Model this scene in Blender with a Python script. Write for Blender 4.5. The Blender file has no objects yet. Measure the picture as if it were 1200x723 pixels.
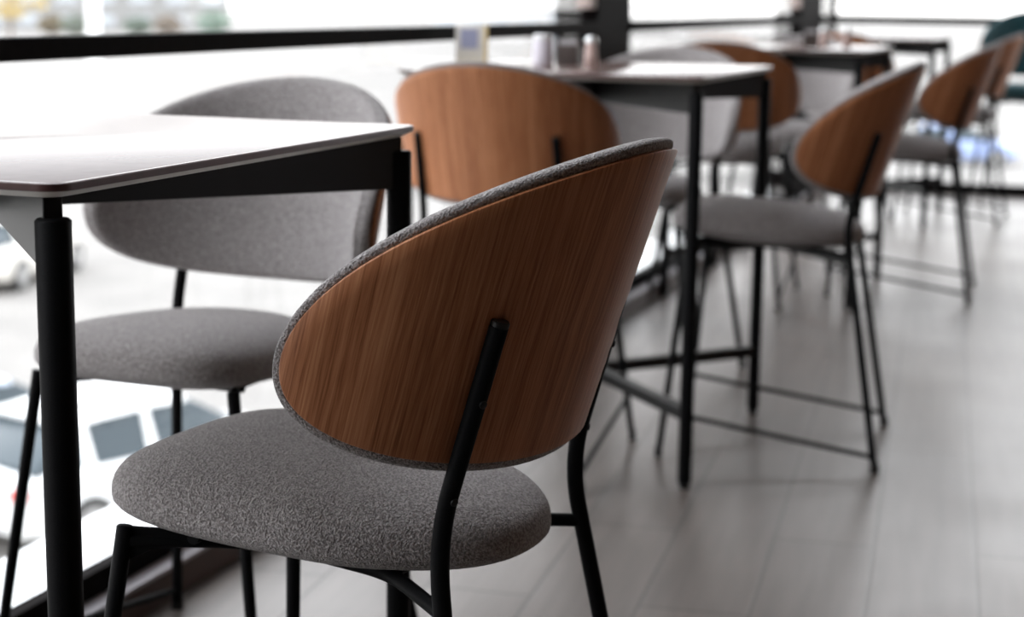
import bpy, bmesh, math, random
from mathutils import Vector, Matrix
random.seed(4)
S = bpy.context.scene
COL = S.collection
PI = math.pi

# ------------------------------------------------------------------ camera
FPX, PITCH, YAW, ROLL, CAMH = 2039.0, .1756, .3321, .0133, .8801
F = Vector((-math.sin(YAW)*math.cos(PITCH), math.cos(YAW)*math.cos(PITCH), -math.sin(PITCH)))
R0 = Vector((math.cos(YAW), math.sin(YAW), 0)); U0 = R0.cross(F)
R1 = R0*math.cos(ROLL)+U0*math.sin(ROLL); U1 = U0*math.cos(ROLL)-R0*math.sin(ROLL)
cd = bpy.data.cameras.new('camera'); cam = bpy.data.objects.new('camera', cd); COL.objects.link(cam)
M = Matrix((R1, U1, -F)).transposed().to_4x4(); M.translation = Vector((0, 0, CAMH)); cam.matrix_world = M
cd.sensor_width = 36; cd.sensor_fit = 'HORIZONTAL'; cd.lens = FPX*36/1200
cd.clip_start = .02; cd.clip_end = 900
cd.dof.use_dof = True; cd.dof.focus_distance = 1.36; cd.dof.aperture_fstop = 5.6
S.camera = cam

# ------------------------------------------------------------------ light
S.view_settings.view_transform = 'Standard'; S.view_settings.look = 'None'
S.view_settings.gamma = 1; S.view_settings.use_curve_mapping = False
S.view_settings.exposure = 0.0
w = bpy.data.worlds.new('overcast_sky'); S.world = w; w.use_nodes = True
wn = w.node_tree.nodes; wl = w.node_tree.links
bg = wn['Background']
tc = wn.new('ShaderNodeTexCoord'); sp = wn.new('ShaderNodeSeparateXYZ'); cr = wn.new('ShaderNodeValToRGB')
wl.new(tc.outputs['Generated'], sp.inputs[0]); wl.new(sp.outputs['Z'], cr.inputs[0]); wl.new(cr.outputs[0], bg.inputs[0])
cr.color_ramp.elements[0].position = 0.0; cr.color_ramp.elements[0].color = (.47, .472, .475, 1)
cr.color_ramp.elements[1].position = .8; cr.color_ramp.elements[1].color = (.80, .845, .90, 1)
e_ = cr.color_ramp.elements.new(.22); e_.color = (.60, .61, .625, 1)
bg.inputs[1].default_value = 6.4

# ------------------------------------------------------------------ materials
def mat(name, col, rough=.5, spec=.5, metal=0):
    m = bpy.data.materials.new(name); m.use_nodes = True
    b = m.node_tree.nodes['Principled BSDF']
    b.inputs['Base Color'].default_value = (*col, 1); b.inputs['Roughness'].default_value = rough
    b.inputs['Specular IOR Level'].default_value = spec; b.inputs['Metallic'].default_value = metal
    return m
def nd(m, t, **k):
    n = m.node_tree.nodes.new(t)
    for a, v in k.items():
        if a in n.inputs: n.inputs[a].default_value = v
        else: setattr(n, a, v)
    return n
def lk(m, a, b): m.node_tree.links.new(a, b)
def ramp(m, fac, stops):
    r = nd(m, 'ShaderNodeValToRGB'); e = r.color_ramp.elements
    while len(e) < len(stops): e.new(.5)
    for i, (p, c) in enumerate(stops): e[i].position = p; e[i].color = (*c, 1)
    lk(m, fac, r.inputs[0]); return r
def bumpy(m, h, strength, dist, prev=None):
    b = nd(m, 'ShaderNodeBump', Strength=strength, Distance=dist); lk(m, h, b.inputs['Height'])
    if prev: lk(m, prev.outputs[0], b.inputs['Normal'])
    lk(m, b.outputs[0], m.node_tree.nodes['Principled BSDF'].inputs['Normal']); return b
def noise_mat(name, c1, c2, scale, rough=.6, bump=0, dist=.002, spec=.5, detail=3):
    m = mat(name, c1, rough, spec); P = m.node_tree.nodes['Principled BSDF']
    t = nd(m, 'ShaderNodeTexCoord'); n = nd(m, 'ShaderNodeTexNoise', Scale=scale, Detail=detail)
    lk(m, t.outputs['Object'], n.inputs['Vector'])
    r = ramp(m, n.outputs['Fac'], [(.3, c1), (.7, c2)]); lk(m, r.outputs[0], P.inputs['Base Color'])
    if bump: bumpy(m, n.outputs['Fac'], bump, dist)
    return m
def fabric(name, c1, c2):
    m = mat(name, c1, .95, .15); P = m.node_tree.nodes['Principled BSDF']
    t = nd(m, 'ShaderNodeTexCoord')
    v = nd(m, 'ShaderNodeTexVoronoi', Scale=600.); n = nd(m, 'ShaderNodeTexNoise', Scale=400., Detail=3.); n2 = nd(m, 'ShaderNodeTexNoise', Scale=30., Detail=2.)
    for q in (v, n, n2): lk(m, t.outputs['Object'], q.inputs['Vector'])
    mx = nd(m, 'ShaderNodeMath', operation='ADD'); lk(m, n.outputs['Fac'], mx.inputs[0])
    mv = nd(m, 'ShaderNodeMath', operation='MULTIPLY'); lk(m, v.outputs['Distance'], mv.inputs[0]); mv.inputs[1].default_value = -.5
    lk(m, mv.outputs[0], mx.inputs[1])
    r = ramp(m, mx.outputs[0], [(.1, c1), (.5, c2)]); lk(m, r.outputs[0], P.inputs['Base Color'])
    b = bumpy(m, mx.outputs[0], 1.0, .0028)
    P.inputs['Sheen Weight'].default_value = .25; P.inputs['Sheen Roughness'].default_value = .5
    return m
def oak(name, cols):
    m = mat(name, cols[0], .5, .3); P = m.node_tree.nodes['Principled BSDF']
    uv = nd(m, 'ShaderNodeUVMap'); uv.uv_map = 'UVMap'
    def st(sx, sy, det):
        mp = nd(m, 'ShaderNodeMapping'); mp.inputs['Scale'].default_value = (sx, sy, 1)
        n = nd(m, 'ShaderNodeTexNoise', Scale=1., Detail=det, Roughness=.6)
        lk(m, uv.outputs[0], mp.inputs[0]); lk(m, mp.outputs[0], n.inputs['Vector']); return n
    a = st(45, 1.3, 2.); b = st(330, 5, 3.); c = st(900, 26, 2.)
    s1 = nd(m, 'ShaderNodeMath', operation='MULTIPLY_ADD'); lk(m, b.outputs['Fac'], s1.inputs[0]); s1.inputs[1].default_value = .85
    am = nd(m, 'ShaderNodeMath', operation='MULTIPLY'); lk(m, a.outputs['Fac'], am.inputs[0]); am.inputs[1].default_value = .55; lk(m, am.outputs[0], s1.inputs[2])
    s2 = nd(m, 'ShaderNodeMath', operation='MULTIPLY_ADD'); lk(m, c.outputs['Fac'], s2.inputs[0]); s2.inputs[1].default_value = .6
    lk(m, s1.outputs[0], s2.inputs[2])
    sc = nd(m, 'ShaderNodeMath', operation='MULTIPLY'); lk(m, s2.outputs[0], sc.inputs[0]); sc.inputs[1].default_value = .5
    r = ramp(m, sc.outputs[0], [(.38, cols[0]), (.5, cols[1]), (.62, cols[2])]); lk(m, r.outputs[0], P.inputs['Base Color'])
    bumpy(m, s2.outputs[0], .15, .0006)
    return m
def glassmat(name, tint=(.985, .98, .975), refl=.06):
    m = bpy.data.materials.new(name); m.use_nodes = True; n = m.node_tree.nodes
    for q in list(n): n.remove(q)
    o = n.new('ShaderNodeOutputMaterial'); tr = n.new('ShaderNodeBsdfTransparent'); gl = n.new('ShaderNodeBsdfGlossy'); mx = n.new('ShaderNodeMixShader'); fr = n.new('ShaderNodeLayerWeight'); pw = n.new('ShaderNodeMath'); pw.operation = 'POWER'; pw.inputs[1].default_value = 5; pa = n.new('ShaderNodeMath'); pa.operation = 'MULTIPLY_ADD'; pa.inputs[1].default_value = .8; pa.inputs[2].default_value = .02
    tr.inputs[0].default_value = (*tint, 1); gl.inputs['Roughness'].default_value = .02; lk(m, fr.outputs['Facing'], pw.inputs[0]); lk(m, pw.outputs[0], pa.inputs[0])
    lk(m, pa.outputs[0], mx.inputs[0]); lk(m, tr.outputs[0], mx.inputs[1]); lk(m, gl.outputs[0], mx.inputs[2]); lk(m, mx.outputs[0], o.inputs[0])
    return m
MF = fabric('grey_boucle', (.18, .163, .160), (.50, .466, .466))
MT = fabric('teal_boucle', (.008, .05, .06), (.02, .10, .12))
MO = oak('oak_veneer', [(.21, .074, .028), (.39, .155, .068), (.53, .25, .122)])
MB = noise_mat('black_powder_coat', (.004, .004, .0045), (.007, .007, .0075), 900, .5, .15, .0003, .1)
MB.node_tree.nodes['Principled BSDF'].inputs['IOR'].default_value = 1.3
MBR = mat('satin_black_steel', (.005, .005, .005), .4, .3)
MBP = mat('black_plastic', (.006, .006, .006), .4, .3)
MWF = noise_mat('black_window_frame', (.005, .004, .004), (.008, .0065, .0065), 60, .55, spec=.05)
MWF.node_tree.nodes['Principled BSDF'].inputs['IOR'].default_value = 1.2
MPL = noise_mat('brown_plinth', (.055, .03, .024), (.075, .042, .032), 12, .55)
MLG = mat('grey_ledge', (.36, .34, .36), .4)
MJ = mat('beige_lit_face', (.50, .40, .37), .6)  # warm light on the columns' near faces, put into the colour
MG = glassmat('clear_glass')
# table top: dark brown laminate with a fine satin grain
MTT = noise_mat('brown_laminate', (.10, .062, .055), (.13, .085, .075), 40, .17, .12, .0003, .4)
MTT.node_tree.nodes['Principled BSDF'].inputs['IOR'].default_value = 1.3
MTE = noise_mat('maroon_edge', (.065, .028, .028), (.09, .04, .038), 80, .4)
MTU = mat('pale_underside', (.55, .52, .47), .5)

def floor_mat():
    m = mat('grey_oak_planks', (.4, .38, .36), .3, .5); P = m.node_tree.nodes['Principled BSDF']
    t = nd(m, 'ShaderNodeTexCoord'); mp = nd(m, 'ShaderNodeMapping')
    mp.inputs['Rotation'].default_value = (0, 0, math.radians(-(90+5.3))); mp.inputs['Location'].default_value = (.33, .093, 0)
    lk(m, t.outputs['Object'], mp.inputs[0])
    b = nd(m, 'ShaderNodeTexBrick', Scale=1.)
    b.inputs['Brick Width'].default_value = 1.05; b.inputs['Row Height'].default_value = .163; b.inputs['Mortar Size'].default_value = .0035; b.inputs['Mortar Smooth'].default_value = .3
    b.offset = .37; b.inputs['Color1'].default_value = (.105, .090, .082, 1); b.inputs['Color2'].default_value = (.132, .112, .100, 1); b.inputs['Mortar'].default_value = (.058, .048, .042, 1)
    lk(m, mp.outputs[0], b.inputs['Vector'])
    m2 = nd(m, 'ShaderNodeMapping'); m2.inputs['Scale'].default_value = (2, 26, 1); lk(m, mp.outputs[0], m2.inputs[0])
    n = nd(m, 'ShaderNodeTexNoise', Scale=1.6, Detail=4.); lk(m, m2.outputs[0], n.inputs['Vector'])
    n2 = nd(m, 'ShaderNodeTexNoise', Scale=3., Detail=2.); lk(m, t.outputs['Object'], n2.inputs['Vector'])
    r = ramp(m, n.outputs['Fac'], [(.3, (.82, .82, .82)), (.7, (1.08, 1.08, 1.08))])
    mx = nd(m, 'ShaderNodeMix', data_type='RGBA', blend_type='MULTIPLY'); mx.inputs[0].default_value = 1
    lk(m, b.outputs['Color'], mx.inputs[6]); lk(m, r.outputs[0], mx.inputs[7]); lk(m, mx.outputs[2], P.inputs['Base Color'])
    rr = ramp(m, n2.outputs['Fac'], [(.3, (.31, .31, .31)), (.7, (.37, .37, .37))]); lk(m, rr.outputs[0], P.inputs['Roughness'])
    iv = nd(m, 'ShaderNodeMath', operation='SUBTRACT'); iv.inputs[0].default_value = 1; lk(m, b.outputs['Fac'], iv.inputs[1])
    bb = bumpy(m, iv.outputs[0], .5, .0008); bumpy(m, n.outputs['Fac'], .08, .0006, bb)
    return m

# ------------------------------------------------------------------ helpers
def tag(o, label=None, cat=None, group=None, kind=None):
    if label: o['label'] = label
    if cat: o['category'] = cat
    if group: o['group'] = group
    if kind: o['kind'] = kind
    return o
def link(name, bm, m, parent=None, smooth=True, bevel=0, angle=None):
    me = bpy.data.meshes.new(name); bmesh.ops.recalc_face_normals(bm, faces=bm.faces); bm.to_mesh(me); bm.free()
    for x in (m if isinstance(m, (list, tuple)) else [m]): me.materials.append(x)
    o = bpy.data.objects.new(name, me); COL.objects.link(o)
    if smooth:
        for p in me.polygons: p.use_smooth = True
        if angle: me.set_sharp_from_angle(angle=math.radians(angle))
    if bevel:
        b = o.modifiers.new('bevel', 'BEVEL'); b.width = bevel; b.segments = 3; b.limit_method = 'ANGLE'
    if parent: o.parent = parent
    return o
def empty(name, loc=(0, 0, 0), rz=0):
    o = bpy.data.objects.new(name, None); COL.objects.link(o); o.location = loc; o.rotation_euler = (0, 0, rz); o.empty_display_size = .1; return o
def box(bm, x0, x1, y0, y1, z0, z1, mi=0):
    v = [bm.verts.new((x, y, z)) for z in (z0, z1) for y in (y0, y1) for x in (x0, x1)]
    for f in ((0, 2, 3, 1), (4, 5, 7, 6), (0, 1, 5, 4), (2, 6, 7, 3), (0, 4, 6, 2), (1, 3, 7, 5)):
        bm.faces.new([v[i] for i in f]).material_index = mi
def tube(bm, pts, r, n=20, cap=True, rounded=False):
    pts = [Vector(p) for p in pts]; rr = r if isinstance(r, (list, tuple)) else [r]*len(pts)
    if rounded:
        d0 = (pts[0]-pts[1]).normalized(); d1 = (pts[-1]-pts[-2]).normalized()
        pts = [pts[0]+d0*rr[0]*.14]+pts+[pts[-1]+d1*rr[-1]*.14]; rr = [rr[0]*.86]+list(rr)+[rr[-1]*.86]
    T = []
    for i in range(len(pts)):
        a = pts[max(i-1, 0)]; b = pts[min(i+1, len(pts)-1)]; T.append((b-a).normalized())
    up = Vector((0, 0, 1)) if abs(T[0].z) < .9 else Vector((1, 0, 0))
    N = T[0].cross(up).normalized(); rings = []
    for i, p in enumerate(pts):
        N = (N-T[i]*N.dot(T[i])).normalized(); B = T[i].cross(N)
        rings.append([bm.verts.new(p+(N*math.cos(2*PI*k/n)+B*math.sin(2*PI*k/n))*rr[i]) for k in range(n)])
    for a, b in zip(rings, rings[1:]):
        for k in range(n): bm.faces.new((a[k], a[(k+1) % n], b[(k+1) % n], b[k]))
    if cap: bm.faces.new(rings[0][::-1]); bm.faces.new(rings[-1])
def fillet(a, b, c, r, n=8):
    a, b, c = Vector(a), Vector(b), Vector(c); u = (a-b).normalized(); v = (c-b).normalized()
    p = b+u*r; q = b+v*r
    return [a]+[p*(1-t)**2+b*2*t*(1-t)+q*t*t for t in [i/n for i in range(n+1)]]+[c]
def lathe(bm, prof, n=28, c=(0, 0, 0)):
    rings = []
    for r, z in prof: rings.append([bm.verts.new((c[0]+r*math.cos(2*PI*k/n), c[1]+r*math.sin(2*PI*k/n), c[2]+z)) for k in range(n)])
    for a, b in zip(rings, rings[1:]):
        for k in range(n): bm.faces.new((a[k], a[(k+1) % n], b[(k+1) % n], b[k]))
    bm.faces.new(rings[0][::-1]); bm.faces.new(rings[-1])
def copy_tree(o, parent=None):
    c = o.copy(); COL.objects.link(c); c.parent = parent
    for ch in list(o.children): copy_tree(ch, c)
    return c

# ------------------------------------------------------------------ room shell
XW, YB, XR, YF, ZC = -1.303, 8.45, 4.6, -5.0, 2.9
def struct(name, bm, m, parent=None, **k):
    o = link(name, bm, m, parent, smooth=False, **k)
    if not parent: o['kind'] = 'structure'
    return o
b = bmesh.new(); box(b, XW-.08, XR, YF, YB+.08, -.2, 0); struct('floor', b, floor_mat())
b = bmesh.new(); box(b, XW-.08, XR, YF, YB+.08, ZC, ZC+.2); struct('ceiling', b, noise_mat('grey_ceiling', (.36, .29, .25), (.40, .325, .28), 4, .9))
b = bmesh.new(); box(b, XR, XR+.2, YF, YB, 0, ZC); struct('wall_right', b, noise_mat('warm_wall', (.42, .28, .19), (.46, .31, .215), 3, .9))
b = bmesh.new(); box(b, XW-.08, XR, YF-.2, YF, 0, ZC); struct('wall_front', b, noise_mat('taupe_wall', (.12, .08, .06), (.15, .10, .075), 3, .9))
YL, XB = -.4, 2.3
b = bmesh.new(); box(b, XW-.2, XW, YF, YL, 0, ZC); struct('wall_left', b, noise_mat('taupe_side_wall', (.12, .08, .06), (.15, .10, .075), 3, .9))
b = bmesh.new(); box(b, XB, XR, YB, YB+.2, 0, ZC); struct('wall_back', b, noise_mat('brown_end_wall', (.12, .08, .06), (.15, .10, .075), 3, .9))
def window(name, fr, glass):
    b = bmesh.new()
    for f in fr: box(b, *f)
    o = struct(name, b, MWF, bevel=.002)
    b = bmesh.new(); box(b, *glass); g = link('window_pane', b, MG, o, smooth=False)
    return o
X0, X1 = XW-.025, XW
# left glazing, nearer bay and further bay, each with a sill rail at table height
window('window_1', [(X0, X1, YL, 4.39, .050, .086), (X0, X1+.022, YL, 4.39, .797, .826), (X0, X1, YL, 4.39, ZC-.06, ZC), (X0, X1, YL, YL+.05, .086, ZC-.06)], (XW-.016, XW-.010, YL+.02, 4.45, .07, ZC-.03))
window('window_2', [(X0, X1, 4.72, 7.44, .050, .086), (X0, X1+.022, 4.72, 7.44, .797, .826), (X0, X1, 4.72, 7.44, ZC-.06, ZC)], (XW-.016, XW-.010, 4.71, 7.5, .07, ZC-.03))
window('window_4', [(X0, X1, 7.98, YB, .050, .086), (X0, X1+.022, 7.98, YB, .797, .826), (X0, X1, 7.98, YB, ZC-.06, ZC)], (XW-.016, XW-.010, 7.97, YB+.02, .07, ZC-.03))
window('window_3', [(XW-.06, XB, YB, YB+.06, .0, .05), (XW-.06, XB, YB-.02, YB+.06, .79, .83), (XW-.06, XB, YB, YB+.06, ZC-.06, ZC), (XW-.1, XW, YB, YB+.06, .05, ZC-.06)], (XW-.03, XB, YB+.028, YB+.036, .03, ZC-.03))
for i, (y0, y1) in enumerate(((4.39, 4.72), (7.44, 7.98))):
    b = bmesh.new(); box(b, XW-.10, XW+.012, y0, y1, 0.0, ZC); struct('trim_%d' % (i+1), b, MWF, bevel=.003)
    b = bmesh.new(); box(b, XW-.03, XW+.010, y0-.05, y0-.004, .86, ZC); struct('trim_%d' % (i+3), b, MJ, bevel=.003)  # added beige strip stands in for the column's lit near face
b = bmesh.new(); box(b, XW-.06, XW+.030, YL, YB, 0, .044); box(b, XW-.06, XW+.030, YL, YB, .044, .050, 1)
struct('baseboard_left', b, [MPL, MLG])
b = bmesh.new(); box(b, XW-.22, XW-.026, YF, YB+.3, .0, .05); struct('trim_5', b, mat('pale_outer_sill', (.85, .86, .86), .5))

# ------------------------------------------------------------------ chair
SR, STILT, SZC, SYB, SW, SHT, SHB, SP, SQ, SCONE = .2196, .2621, .6136, .0016, .3077, .1591, .1065, 1.842, 2.229, .0577
def shell_pt(s, v, off):
    Rv = SR+SCONE*v-off; a = s/SR
    return Vector((Rv*math.sin(a), SYB-STILT*v+SR-Rv*math.cos(a), SZC+v))
def outline(t, ins):
    c, s_ = math.cos(t), math.sin(t); w = SW-ins
    h, p = (SHT-ins, SP) if s_ >= 0 else (SHB-ins, SQ)
    # superellipse in polar-ish parameter
    x = math.copysign(abs(c)**(2/p), c); y = math.copysign(abs(s_)**(2/p), s_)
    return w*x, h*y
def shell_mesh(bm, prof, n=120):
    """prof: list of (inset, rho, offset) rings from the back centre to the front centre"""
    uvl = bm.loops.layers.uv.new('UVMap'); rings = []
    for ins, rho, off in prof:
        ring = []
        if rho == 0: ring = [(bm.verts.new(shell_pt(0, 0, off)), 0, 0)]
        else:
            for k in range(n):
                s, v = outline(2*PI*k/n, ins); s *= rho; v *= rho; ring.append((bm.verts.new(shell_pt(s, v, off)), s, v))
        rings.append(ring)
    def face(q):
        f = bm.faces.new([x[0] for x in q])
        for l, x in zip(f.loops, q): l[uvl].uv = (x[1]+.5, x[2]+.5)
    for a, c in zip(rings, rings[1:]):
        for k in range(n):
            k2 = (k+1) % n
            if len(a) == 1: face([a[0], c[k2], c[k]])
            elif len(c) == 1: face([a[k], a[k2], c[0]])
            else: face([a[k], a[k2], c[k2], c[k]])
def seat_pt(th, r, h):
    sa, sb, sy, eg, tl, zm = .1425, .188, .2445, .13, .067, .4418
    c, s_ = math.cos(th), math.sin(th)
    e = 2.35+1.15*max(0, min(1, (s_+.55)/1.1))
    X = math.copysign(abs(c)**(2/e), c); Y = math.copysign(abs(s_)**(2/e), s_)
    if Y < -.0: X *= 1; 
    return Vector((sa*(1+eg*Y)*X*r, sy+sb*Y*r, zm+h+tl*sb*Y*r))
def make_chair(fab=MF):
    root = empty('dining_chair')
    # moulded oak veneer backrest shell
    b = bmesh.new(); T = .0065
    shell_mesh(b, [(.0085, 0, 0)]+[(.0085, q, 0) for q in (.15, .3, .45, .6, .72, .84, .93)]+[(.0095, 1, 0), (.0085, 1, .0008), (.0082, 1, T-.001), (.009, 1, T), (.009, .8, T), (.009, .4, T), (.009, 0, T)])
    link('backrest', b, MO, root, angle=50)
    # upholstered pad on the front of the shell with its seam
    b = bmesh.new(); t0 = T+.0005
    shell_mesh(b, [(.012, 0, t0), (.012, .5, t0), (.012, 1, t0), (.006, 1, t0-.002), (.002, 1, t0-.001), (0, 1, t0+.002), (-.0007, 1, t0+.007), (0, 1, t0+.0115), (.0010, 1, t0+.0125), (.0004, 1, t0+.0135), (.0012, 1, t0+.0165), (.004, 1, t0+.0195), (.009, 1, t0+.0215), (.016, 1, t0+.0225), (.03, 1, t0+.0228), (.03, .8, t0+.023), (.03, .6, t0+.023), (.03, .4, t0+.023), (.03, .2, t0+.023), (.03, 0, t0+.023)])
    link('backrest_pad', b, fab, root)
    # domed seat cushion
    b = bmesh.new(); n = 96; ht, hb, mt, mb = .0488, .033, 2.82, 2.1; rings = []
    us = [(-1, i/14) for i in range(14, 0, -1)]+[(1, i/16) for i in range(17)]
    def rr(sg, u): m_ = mt if sg > 0 else mb; return max(0, 1-u**m_)**(1/m_)
    seq = []
    for sg, u in us:
        uu = math.sin(u*PI/2) if u < 1 else 1
        seq.append((rr(sg, uu), (ht if sg > 0 else -hb)*uu))
    for r, h in seq:
        rings.append([b.verts.new(seat_pt(2*PI*k/n, r, h)) for k in range(n)] if r > .001 else [b.verts.new(seat_pt(0, 0, h))])
    extra = []
    for a, c in zip(rings, rings[1:]):
        for k in range(n):
            k2 = (k+1) % n
            if len(a) == 1: b.faces.new((a[0], c[k2], c[k]))
            elif len(c) == 1: b.faces.new((a[k], a[k2], c[0]))
            else: b.faces.new((a[k], a[k2], c[k2], c[k]))
    link('seat', b, fab, root)
    # rear legs rise, bend and carry the shell; front legs are straight
    px, py, pz, bx, by, bz = .1306, .0345, .6367, .1343, .0848, .4631
    rx, ry, fx, fy, gx, gy = .194, .0077, .1359, .3828, .1925, .4244
    r1, r2 = .0076, .0066
    for s in (-1, 1):
        A, B_, C_ = (s*px, py, pz), (s*bx, by, bz), (s*rx, ry, .006)
        b = bmesh.new(); tube(b, fillet(A, B_, C_, .045, 10), r1, 24); leg = link('leg', b, MB, root, angle=50)
        d = (Vector(A)-Vector(B_)).normalized()
        b = bmesh.new(); tube(b, [Vector(A)+d*.0002, Vector(A)+d*.0008], r1*.93, 24, False); tube(b, [Vector(A)+d*.0008, Vector(A)+d*.004, Vector(A)+d*.0052], [r1*1.0, r1*1.0, r1*.86], 24)
        link('end_cap', b, MBP, leg, angle=40)
        b = bmesh.new(); tube(b, [Vector(C_)+Vector((0, 0, .014)), Vector(C_)-Vector((0, 0, .006))], r1*1.18, 20); link('foot_cap', b, MBP, leg, angle=40)
        for q in (.34, .80):      # screws through the upright, heads on its outer rear side
            c = Vector(A).lerp(Vector(B_), q); o_ = Vector((s*.45, -1, .0)).normalized(); o_ = (o_-d*o_.dot(d)).normalized()
            b = bmesh.new(); tube(b, [c+o_*(r1-.001), c+o_*(r1+.0009), c+o_*(r1+.0014)], [.0033, .0033, .0024], 16); link('screw', b, MBP, leg, angle=40)
        A, C_ = Vector((s*fx, fy, .432)), Vector((s*gx, gy, .006))
        b = bmesh.new(); tube(b, [A, C_], [r1, r2], 24, rounded=True); leg = link('leg', b, MB, root, angle=50)
        b = bmesh.new(); tube(b, [C_+Vector((0, 0, .014)), C_-Vector((0, 0, .006))], r2*1.2, 20); link('foot_cap', b, MBP, leg, angle=40)
        # low side stretcher
        k1 = (bz-.030)/bz; a1 = Vector((s*bx, by, bz)).lerp(Vector((s*rx, ry, 0)), k1); k2 = (.43-.088)/.43; a2 = Vector((s*fx, fy, .43)).lerp(Vector((s*gx, gy, 0)), k2)
        b = bmesh.new(); tube(b, [a1, a2], .0048, 16); link('stretcher', b, MB, root, angle=50)
        # side rail under the seat from rear leg to front leg, kinked up to the cushion
        a = Vector((s*bx, by, bz)).lerp(Vector((s*rx, ry, 0)), .125); z_ = a.z
        b = bmesh.new(); tube(b, fillet(a, (s*.088, by+.065, z_+.006), (s*.078, (by+fy)/2, .414), .03, 6)+fillet((s*.078, (by+fy)/2+.02, .414), (s*.085, fy-.085, .417), (s*fx*.99, fy-.004, .420), .03, 6), .0062, 16)
        # gusset plate at the front corner
        g = [(fy-.075, .427), (fy-.004, .432), (fy-.002, .402), (fy-.020, .412), (fy-.07, .4175)]
        vs = [[b.verts.new((s*(fx+(y-fy)*.5)+e, y, z)) for y, z in g] for e in (-.003, .003)]
        b.faces.new(vs[0]); b.faces.new(vs[1][::-1])
        for i in range(5): b.faces.new((vs[0][i], vs[0][(i+1) % 5], vs[1][(i+1) % 5], vs[1][i]))
        link('seat_rail', b, MB, root, angle=40)
    b = bmesh.new(); tube(b, [(-fx+.02, fy-.055, .424), (fx-.02, fy-.055, .424)], .006, 16); link('seat_rail', b, MB, root, angle=50)
    b = bmesh.new(); tube(b, [(-.086, by+.062, .414), (.086, by+.062, .414)], .006, 16); link('seat_rail', b, MB, root, angle=50)
    return root
PER = 2.0279
proto = make_chair()
def put(o, x, y, deg, label, group=None, cat='chair'):
    o.location = (x, y, 0); o.rotation_euler = (0, 0, math.radians(deg)); tag(o, label, cat, group); return o
G = 'oak-backed chairs at the window tables'
put(proto, -.3834, 1.3454, 84.4, 'nearest oak-backed chair in sharp focus, grey seat tucked under the first table', G)
put(copy_tree(proto), -1.0512, 2.1291, 176.8, 'grey upholstered chair facing the camera behind the nearest table, against the window', G)
put(copy_tree(proto), -1.0683, 2.9102, 1.8, 'oak-backed chair seen from behind between the first and second tables', G)
put(copy_tree(proto), -.3994, 3.4602, 94.6, 'oak-backed chair standing side-on at the aisle side of the second table', G)
put(copy_tree(proto), -1.02, 4.157, 175.5, 'grey upholstered chair facing the camera on the far side of the second table', G)
put(copy_tree(proto), -1.085, 4.938, 2.5, 'oak-backed chair at the near end of the third table, behind the second', G)
put(copy_tree(proto), -.385, 5.488, 92.5, 'oak-backed chair at the aisle side of the third table, further down the aisle', G)
put(copy_tree(proto), -1.045, 6.185, 177, 'grey upholstered chair facing the camera on the far side of the third table', G)
put(copy_tree(proto), -1.066, 6.966, 1, 'oak-backed chair at the near end of the last table, behind the third', G)
put(copy_tree(proto), -.42, 7.45, 88, 'last oak-backed chair at the aisle side of the furthest table, near the right edge', G)
teal = make_chair(MT); teal.name = 'dining_chair'
teal.scale = (1.1, 1.1, 1.12); put(teal, -.36, 8.32, 176, 'dark teal upholstered chair by the far window at the right edge')

# ------------------------------------------------------------------ tables
XT, TL, TW, TZ = -.6898, .6614, .585, .75
def rrect(x0, x1, y0, y1, r, n=6):
    o = []
    for cx, cy, a0 in ((x1-r, y0+r, -PI/2), (x1-r, y1-r, 0), (x0+r, y1-r, PI/2), (x0+r, y0+r, PI)):
        for i in range(n+1): a = a0+PI/2*i/n; o.append((cx+r*math.cos(a), cy+r*math.sin(a)))
    return o
def make_table():
    # origin at the room-side near corner, on the floor
    root = empty('bistro_table'); b = bmesh.new(); rings = []
    for z, ins in ((TZ-.011, .010), (TZ-.006, .0006), (TZ-.0035, 0), (TZ-.0008, 0), (TZ, .0012)):
        rings.append([b.verts.new((x, y, z)) for x, y in rrect(-TW+ins, -ins, ins, TL-ins, .018-ins*.5)])
    n = len(rings[0])
    for i, (a, c) in enumerate(zip(rings, rings[1:])):
        for k in range(n): b.faces.new((a[k], a[(k+1) % n], c[(k+1) % n], c[k])).material_index = 2 if i == 0 else 1
    f = b.faces.new(rings[0][::-1]); f.material_index = 2; f = b.faces.new(rings[-1]); f.material_index = 0
    link('tabletop', b, [MTT, MTE, MTU], root, angle=30)
    i_ = .0158; r = .0130
    C4 = [(-i_, i_), (-i_, TL-i_), (-TW+i_, TL-i_), (-TW+i_, i_)]
    for x, y in C4:
        b = bmesh.new(); tube(b, [(x, y, .012), (x, y, .722)], r, 28, rounded=True)
        leg = link('leg', b, MB, root, angle=50)
        b = bmesh.new(); tube(b, [(x, y, .016), (x, y, .0)], r*.8, 20); link('foot_cap', b, MBP, leg, angle=40)
    def bar(p, q, z0, z1, t, e0=0.0):
        p, q = Vector(p), Vector(q); d = (q-p).normalized(); nrm = Vector((-d.y, d.x, 0))*t/2
        b = bmesh.new(); vs = []
        for z in (z0, z1):
            for pt in (p+d*e0+nrm, q-d*e0+nrm, q-d*e0-nrm, p+d*e0-nrm): vs.append(b.verts.new((pt.x, pt.y, z)))
        b.faces.new(vs[:4][::-1]); b.faces.new(vs[4:])
        for i in range(4): b.faces.new((vs[i], vs[(i+1) % 4], vs[4+(i+1) % 4], vs[4+i]))
        return b
    v = [Vector((x, y, 0)) for x, y in C4]
    for a, c, dz in ((0, 2, 0), (1, 3, 0)):
        b = bar(v[a], v[c], .684, .7385, .014); link('top_brace', b, MBR, root, smooth=False, bevel=.0015)
        b = bar(v[a], v[c], .128, .152, .022); link('low_brace', b, MBR, root, smooth=False, bevel=.0015)
    return root
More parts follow.
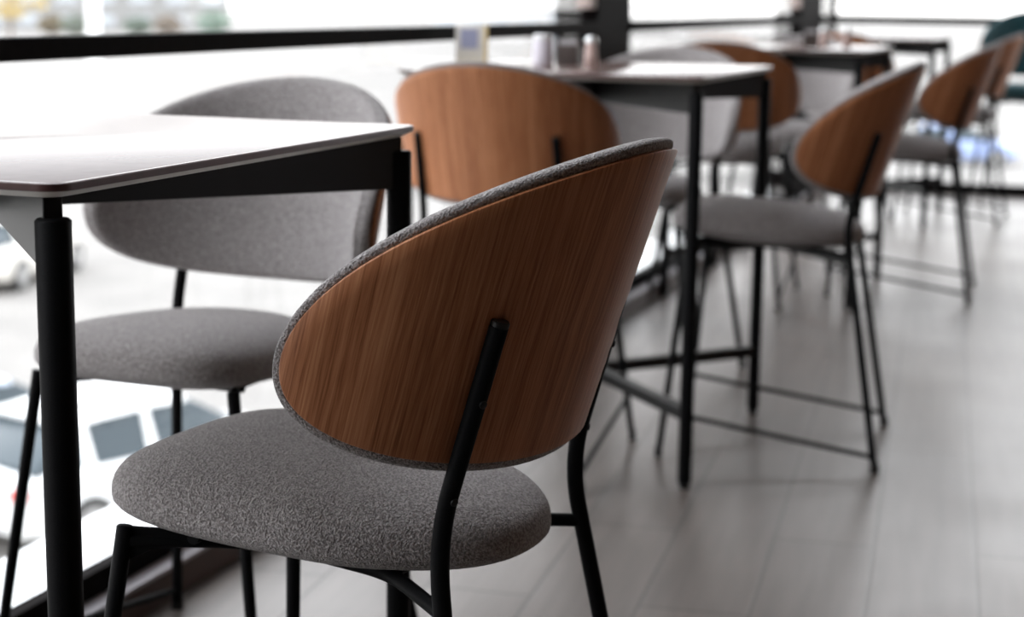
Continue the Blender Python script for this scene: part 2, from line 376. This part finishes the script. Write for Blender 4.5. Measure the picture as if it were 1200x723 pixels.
def put_t(o, x, y, label): o.location = (x, y, 0); tag(o, label, 'table', 'square tables along the window'); return o
tb = make_table()
put_t(tb, XT, 1.0326, 'nearest brown square table on black tube legs, cut off by the left edge')
put_t(copy_tree(tb), XT, 3.0141, 'second brown table on black legs, carrying the blank sign card')
put_t(copy_tree(tb), XT, 3.0141+PER, 'third brown table, small and blurred with shakers on its left')
put_t(copy_tree(tb), XT, 3.0141+PER*2, 'furthest brown table in the corner by the far window')

# ------------------------------------------------------------------ things on the tables
MSG = mat('cream_card', (.72, .70, .66), .5); MSY = mat('yellow_acrylic', (.75, .55, .18), .3); MSB = mat('pale_lavender_print', (.34, .36, .52), .5)
def sign():
    r = empty('table_sign')
    b = bmesh.new(); box(b, -.033, .033, -.004, .004, .004, .088); link('sign_card', b, MSG, r, smooth=False, bevel=.001)
    b = bmesh.new(); box(b, -.021, .017, -.0055, -.0042, .038, .080); link('printed_panel', b, MSB, r, smooth=False)
    b = bmesh.new(); box(b, .033, .038, -.006, .006, .0, .088); box(b, -.038, .038, -.022, .022, 0, .004); link('stand', b, MSY, r, smooth=False, bevel=.001)
    return r
s_ = sign(); s_.location = (-1.222, 3.27, TZ); s_.scale = (.9, .9, .9); s_.rotation_euler = (0, 0, .12); tag(s_, 'cream sign card with a blank lavender panel in a yellow stand', 'sign')
def caddy():
    r = empty('condiment_box')
    b = bmesh.new(); box(b, -.028, .028, -.02, .02, 0, .006)
    for x0, x1, y0, y1 in ((-.028, .028, -.02, -.016), (-.028, .028, .016, .02), (-.028, -.024, -.016, .016), (.024, .028, -.016, .016)): box(b, x0, x1, y0, y1, .006, .05)
    link('holder', b, mat('dark_brown_box', (.05, .035, .03), .5), r, smooth=False, bevel=.0015)
    b = bmesh.new(); box(b, -.022, .022, -.012, .012, .008, .062); link('paper_sachets', b, mat('grey_sachets', (.35, .33, .34), .7), r, smooth=False, bevel=.002)
    return r
cbx = caddy(); cbx.location = (-1.08, 3.47, TZ); cbx.scale = (.85, .85, .8); tag(cbx, 'dark condiment box with grey sachets on the second table', 'condiment box', 'condiment boxes')
c2 = copy_tree(cbx); c2.location = (-.905, 5.42, TZ); tag(c2, 'dark condiment box on the third table', 'condiment box', 'condiment boxes')
def shaker(mg):
    r = empty('shaker')
    b = bmesh.new(); lathe(b, [(.016, 0), (.018, .003), (.0165, .03), (.0145, .058), (.0145, .062)]); link('body', b, mg, r, angle=40)
    b = bmesh.new(); lathe(b, [(.0155, .062), (.0158, .064), (.0155, .074), (.010, .081), (.003, .083)]); link('lid', b, mat('steel_lid', (.6, .6, .6), .3, .5, .9), r, angle=40)
    return r
sh = shaker(mat('pale_pink_ceramic', (.66, .50, .46), .3)); sh.location = (-1.02, 3.43, TZ); sh.scale = (.8, .8, .72); tag(sh, 'pale pink shaker beside the condiment box on the second table', 'shaker', 'shakers')
for x, y, l in ((-.865, 5.40, 'pink shaker next to the condiment box on the third table'), (-.80, 5.44, 'pink shaker on the third table, nearest the bright patch of its top')):
    c = copy_tree(sh); c.location = (x, y, TZ); tag(c, l, 'shaker', 'shakers')
def jar():
    r = empty('glass_jar')
    b = bmesh.new(); lathe(b, [(.018, 0), (.021, .003), (.021, .045), (.019, .05)]); link('body', b, mat('milky_glass', (.72, .68, .76), .15), r, angle=40)
    b = bmesh.new(); lathe(b, [(.0195, .05), (.0195, .060), (.017, .062)]); link('lid', b, mat('white_lid', (.8, .8, .82), .4), r, angle=40)
    return r
j = jar(); j.location = (-1.10, 3.36, TZ); tag(j, 'milky glass jar with a white lid beside the condiment box on the second table', 'jar')

# ------------------------------------------------------------------ outside, one storey below
ZG = -5.0
b = bmesh.new(); box(b, -420, 200, -60, 600, ZG-.3, ZG); struct('ground', b, noise_mat('pale_asphalt', (.165, .157, .148), (.21, .20, .188), .6, .9))
MTY = mat('tyre', (.03, .03, .03), .8); MRM = mat('wheel_rim', (.5, .5, .5), .35, .5, .7); MCG = mat('car_glass', (.035, .05, .06), .25, .3); MTLt = mat('tail_light', (.5, .05, .04), .3)
def make_car(paint, name='car'):
    r = empty(name)
    L = 4.3
    # stations: x, half width, z bottom, z belt
    st = [(-2.15, .62, .42, .72), (-2.08, .76, .30, .90), (-1.8, .86, .24, .98), (-1.2, .89, .22, .96), (0, .90, .22, .93), (.9, .89, .22, .92), (1.5, .87, .23, .86), (1.95, .80, .26, .74), (2.12, .68, .34, .62)]
    b = bmesh.new(); rings = []
    for x, w_, z0, z1 in st:
        m_ = (z0+z1)/2
        rings.append([b.verts.new((x, y, z)) for y, z in ((-w_*.9, z0), (-w_, z0+.1), (-w_, m_+.02), (-w_*.96, z1-.06), (-w_*.84, z1), (0, z1+.03), (w_*.84, z1), (w_*.96, z1-.06), (w_, m_+.02), (w_, z0+.1), (w_*.9, z0))])
    n = len(rings[0])
    for a, c in zip(rings, rings[1:]):
        for k in range(n): b.faces.new((a[k], a[(k+1) % n], c[(k+1) % n], c[k]))
    b.faces.new(rings[0]); b.faces.new(rings[-1][::-1]); link('body', b, paint, r, angle=45)
    def loft(name_, st2, m_):
        b = bmesh.new(); rg = []
        for x, wb, zb, wt, zt in st2: rg.append([b.verts.new(p) for p in ((x, -wb, zb), (x, -wt, zt-.03), (x, -wt*.85, zt), (x, wt*.85, zt), (x, wt, zt-.03), (x, wb, zb))])
        for a, c in zip(rg, rg[1:]):
            for k in range(6): b.faces.new((a[k], a[(k+1) % 6], c[(k+1) % 6], c[k]))
        b.faces.new(rg[0]); b.faces.new(rg[-1][::-1]); return link(name_, b, m_, r, angle=35)
    loft('windows', [(-1.95, .74, .95, .70, 1.00), (-1.35, .80, .94, .62, 1.38), (-.3, .82, .92, .63, 1.43), (.35, .82, .92, .61, 1.38), (1.15, .78, .90, .72, .95)], MCG)
    loft('roof', [(-1.45, .655, 1.355, .64, 1.40), (-1.0, .66, 1.38, .645, 1.445), (-.3, .66, 1.385, .65, 1.465), (.25, .65, 1.36, .63, 1.43)], paint)
    for x0, x1 in ((-.42, -.34), (-1.32, -1.22)):
        b = bmesh.new()
        for s in (-1, 1): 
            vs = [b.verts.new(p) for p in ((x0-.05, s*.825, .92), (x1+.02, s*.825, .92), (x1, s*.66, 1.39), (x0, s*.66, 1.39), (x0-.05, s*.79, .92), (x1+.02, s*.79, .92), (x1, s*.63, 1.39), (x0, s*.63, 1.39))]
            for f in ((0, 1, 2, 3), (4, 7, 6, 5), (0, 4, 5, 1), (1, 5, 6, 2), (2, 6, 7, 3), (3, 7, 4, 0)): b.faces.new([vs[i] for i in f])
        link('pillar', b, paint, r, smooth=False)
    for x in (-1.35, 1.35):
        for s in (-1, 1):
            b = bmesh.new(); tube(b, [(x, s*.70, .32), (x, s*.905, .32)], .32, 32); wh = link('wheel', b, MTY, r, angle=40)
            b = bmesh.new(); tube(b, [(x, s*.90, .32), (x, s*.915, .32)], .21, 24); link('rim', b, MRM, wh, angle=40)
    for s in (-1, 1):
        b = bmesh.new(); box(b, -2.16, -2.03, s*.66-.1, s*.66+.1, .70, .84); link('tail_light', b, MTLt, r, smooth=False, bevel=.02)
    return r
def carput(o, x, y, deg, label, sc=1): o.location = (x, y, ZG); o.rotation_euler = (0, 0, math.radians(deg)); tag(o, label, 'car', 'parked cars outside'); return o
white = mat('white_paint', (.72, .73, .73), .25); silver = mat('silver_blue_paint', (.42, .47, .55), .3); beige = mat('pale_beige_paint', (.60, .58, .54), .3)
carput(make_car(white), -10.44, 16.92, 73, 'white car parked outside, seen through the lower window left of the nearest seat')
carput(make_car(silver), -12.75, 16.9, 73, 'silver blue car outside at the left edge, behind the black table leg')
carput(make_car(beige), -21.6, 30.5, 100, 'small pale car further off, under the corner of the nearest table')
def building(x, y, wx, wy, h, cwall, label, rows, cols, rz=0):
    r = empty('building', (x, y, ZG), rz)
    b = bmesh.new(); box(b, -wx/2, wx/2, -wy/2, wy/2, 0, h); link('wall', b, mat('facade', cwall, .9), r, smooth=False)
    b = bmesh.new(); box(b, -wx/2-.3, wx/2+.3, -wy/2-.3, wy/2+.3, h, h+.4); link('roof', b, mat('roof_slab', (.55, .53, .52), .9), r, smooth=False)
    mg = mat('facade_glass', (.42, .45, .48), .3)
    for i in range(rows):
        for k in range(cols):
            cx = -wx/2+(k+.5)*wx/cols; cz = (i+.5)*h/rows
            b = bmesh.new(); box(b, cx-wx/cols*.28, cx+wx/cols*.28, -wy/2-.06, -wy/2+.1, cz-.8, cz+.8); link('window', b, mg, r, smooth=False)
    tag(r, label, 'building'); return r
building(-175, 250, 70, 20, 7.0, (.26, .26, .255), 'long pale grey building outside behind the left sill rail', 2, 12, .6)
building(-93, 270, 26, 16, 16, (.5, .5, .5), 'white block outside beyond the left window', 4, 6, .3)
building(-54, 172, 2.6, 3, 5.2, (.10, .115, .13), 'blue grey kiosk outside beside the dark window column', 2, 2, .3)
def tree(x, y, h, c, label):
    r = empty('tree', (x, y, ZG))
    b = bmesh.new(); tube(b, [(0, 0, 0), (.05, 0, h*.3), (0, .05, h*.62)], [.22, .16, .08], 12); link('trunk', b, mat('bark', (.2, .14, .1), .9), r)
    b = bmesh.new()
    for i in range(420):
        a = random.uniform(0, 2*PI); q = random.random()**.5; zz = random.uniform(-1, 1); rad = h*.62*math.sqrt(max(0, 1-zz*zz))*q
        p = Vector((rad*math.cos(a), rad*math.sin(a), h*.66+zz*h*.32)); u = Vector((random.uniform(-1, 1), random.uniform(-1, 1), random.uniform(-1, 1))).normalized(); v = u.orthogonal().normalized(); k = random.uniform(.2, .45)
        vs = [b.verts.new(p+u*k), b.verts.new(p+v*k*.5), b.verts.new(p-u*k), b.verts.new(p-v*k*.5)]; b.faces.new(vs)
    link('foliage', b, noise_mat('leaf_'+label[:6], c, tuple(min(1, e*1.2) for e in c), 1, .8), r, smooth=False)
    tag(r, label, 'tree', 'street trees')
tree(-129, 184, 8.6, (.42, .31, .10), 'yellow autumn tree outside at the upper left corner')
tree(-127, 190, 3.2, (.20, .17, .12), 'low brownish tree outside, right of the yellow one')
tree(-121, 186, 3.3, (.15, .17, .14), 'greyish green tree outside, left of the white post')
tree(-119, 197, 3.1, (.14, .17, .14), 'soft green tree outside, right of the white post')
tree(-114, 196, 3.3, (.19, .16, .13), 'pinkish brown tree outside, right of the soft green one')
tree(-113, 206, 3.8, (.11, .18, .13), 'green tree outside beside the white block')
def post(x, y, h, label):
    r = empty('lamp_post', (x, y, ZG)); b = bmesh.new(); tube(b, [(0, 0, 0), (0, 0, .4), (0, 0, .45), (0, 0, h)], [.5, .5, .42, .36], 16); link('pole', b, mat('white_pole', (.85, .85, .85), .4), r, angle=40)
    b = bmesh.new(); tube(b, [(0, 0, h), (.6, 0, h+.25), (1.1, 0, h+.28)], [.07, .06, .06], 12); box(b, 1.0, 1.6, -.12, .12, h+.22, h+.34); link('lamp_head', b, mat('lamp_grey', (.6, .6, .6), .4), r, angle=40)
    tag(r, label, 'lamp post')
post(-58, 91, 9, 'white post outside crossing the upper left window')
van = make_car(mat('blue_paint', (.30, .38, .62), .3)); carput(van, -5.6, 68, 10, 'pale blue car far outside beyond the end window, between the right-hand chairs')
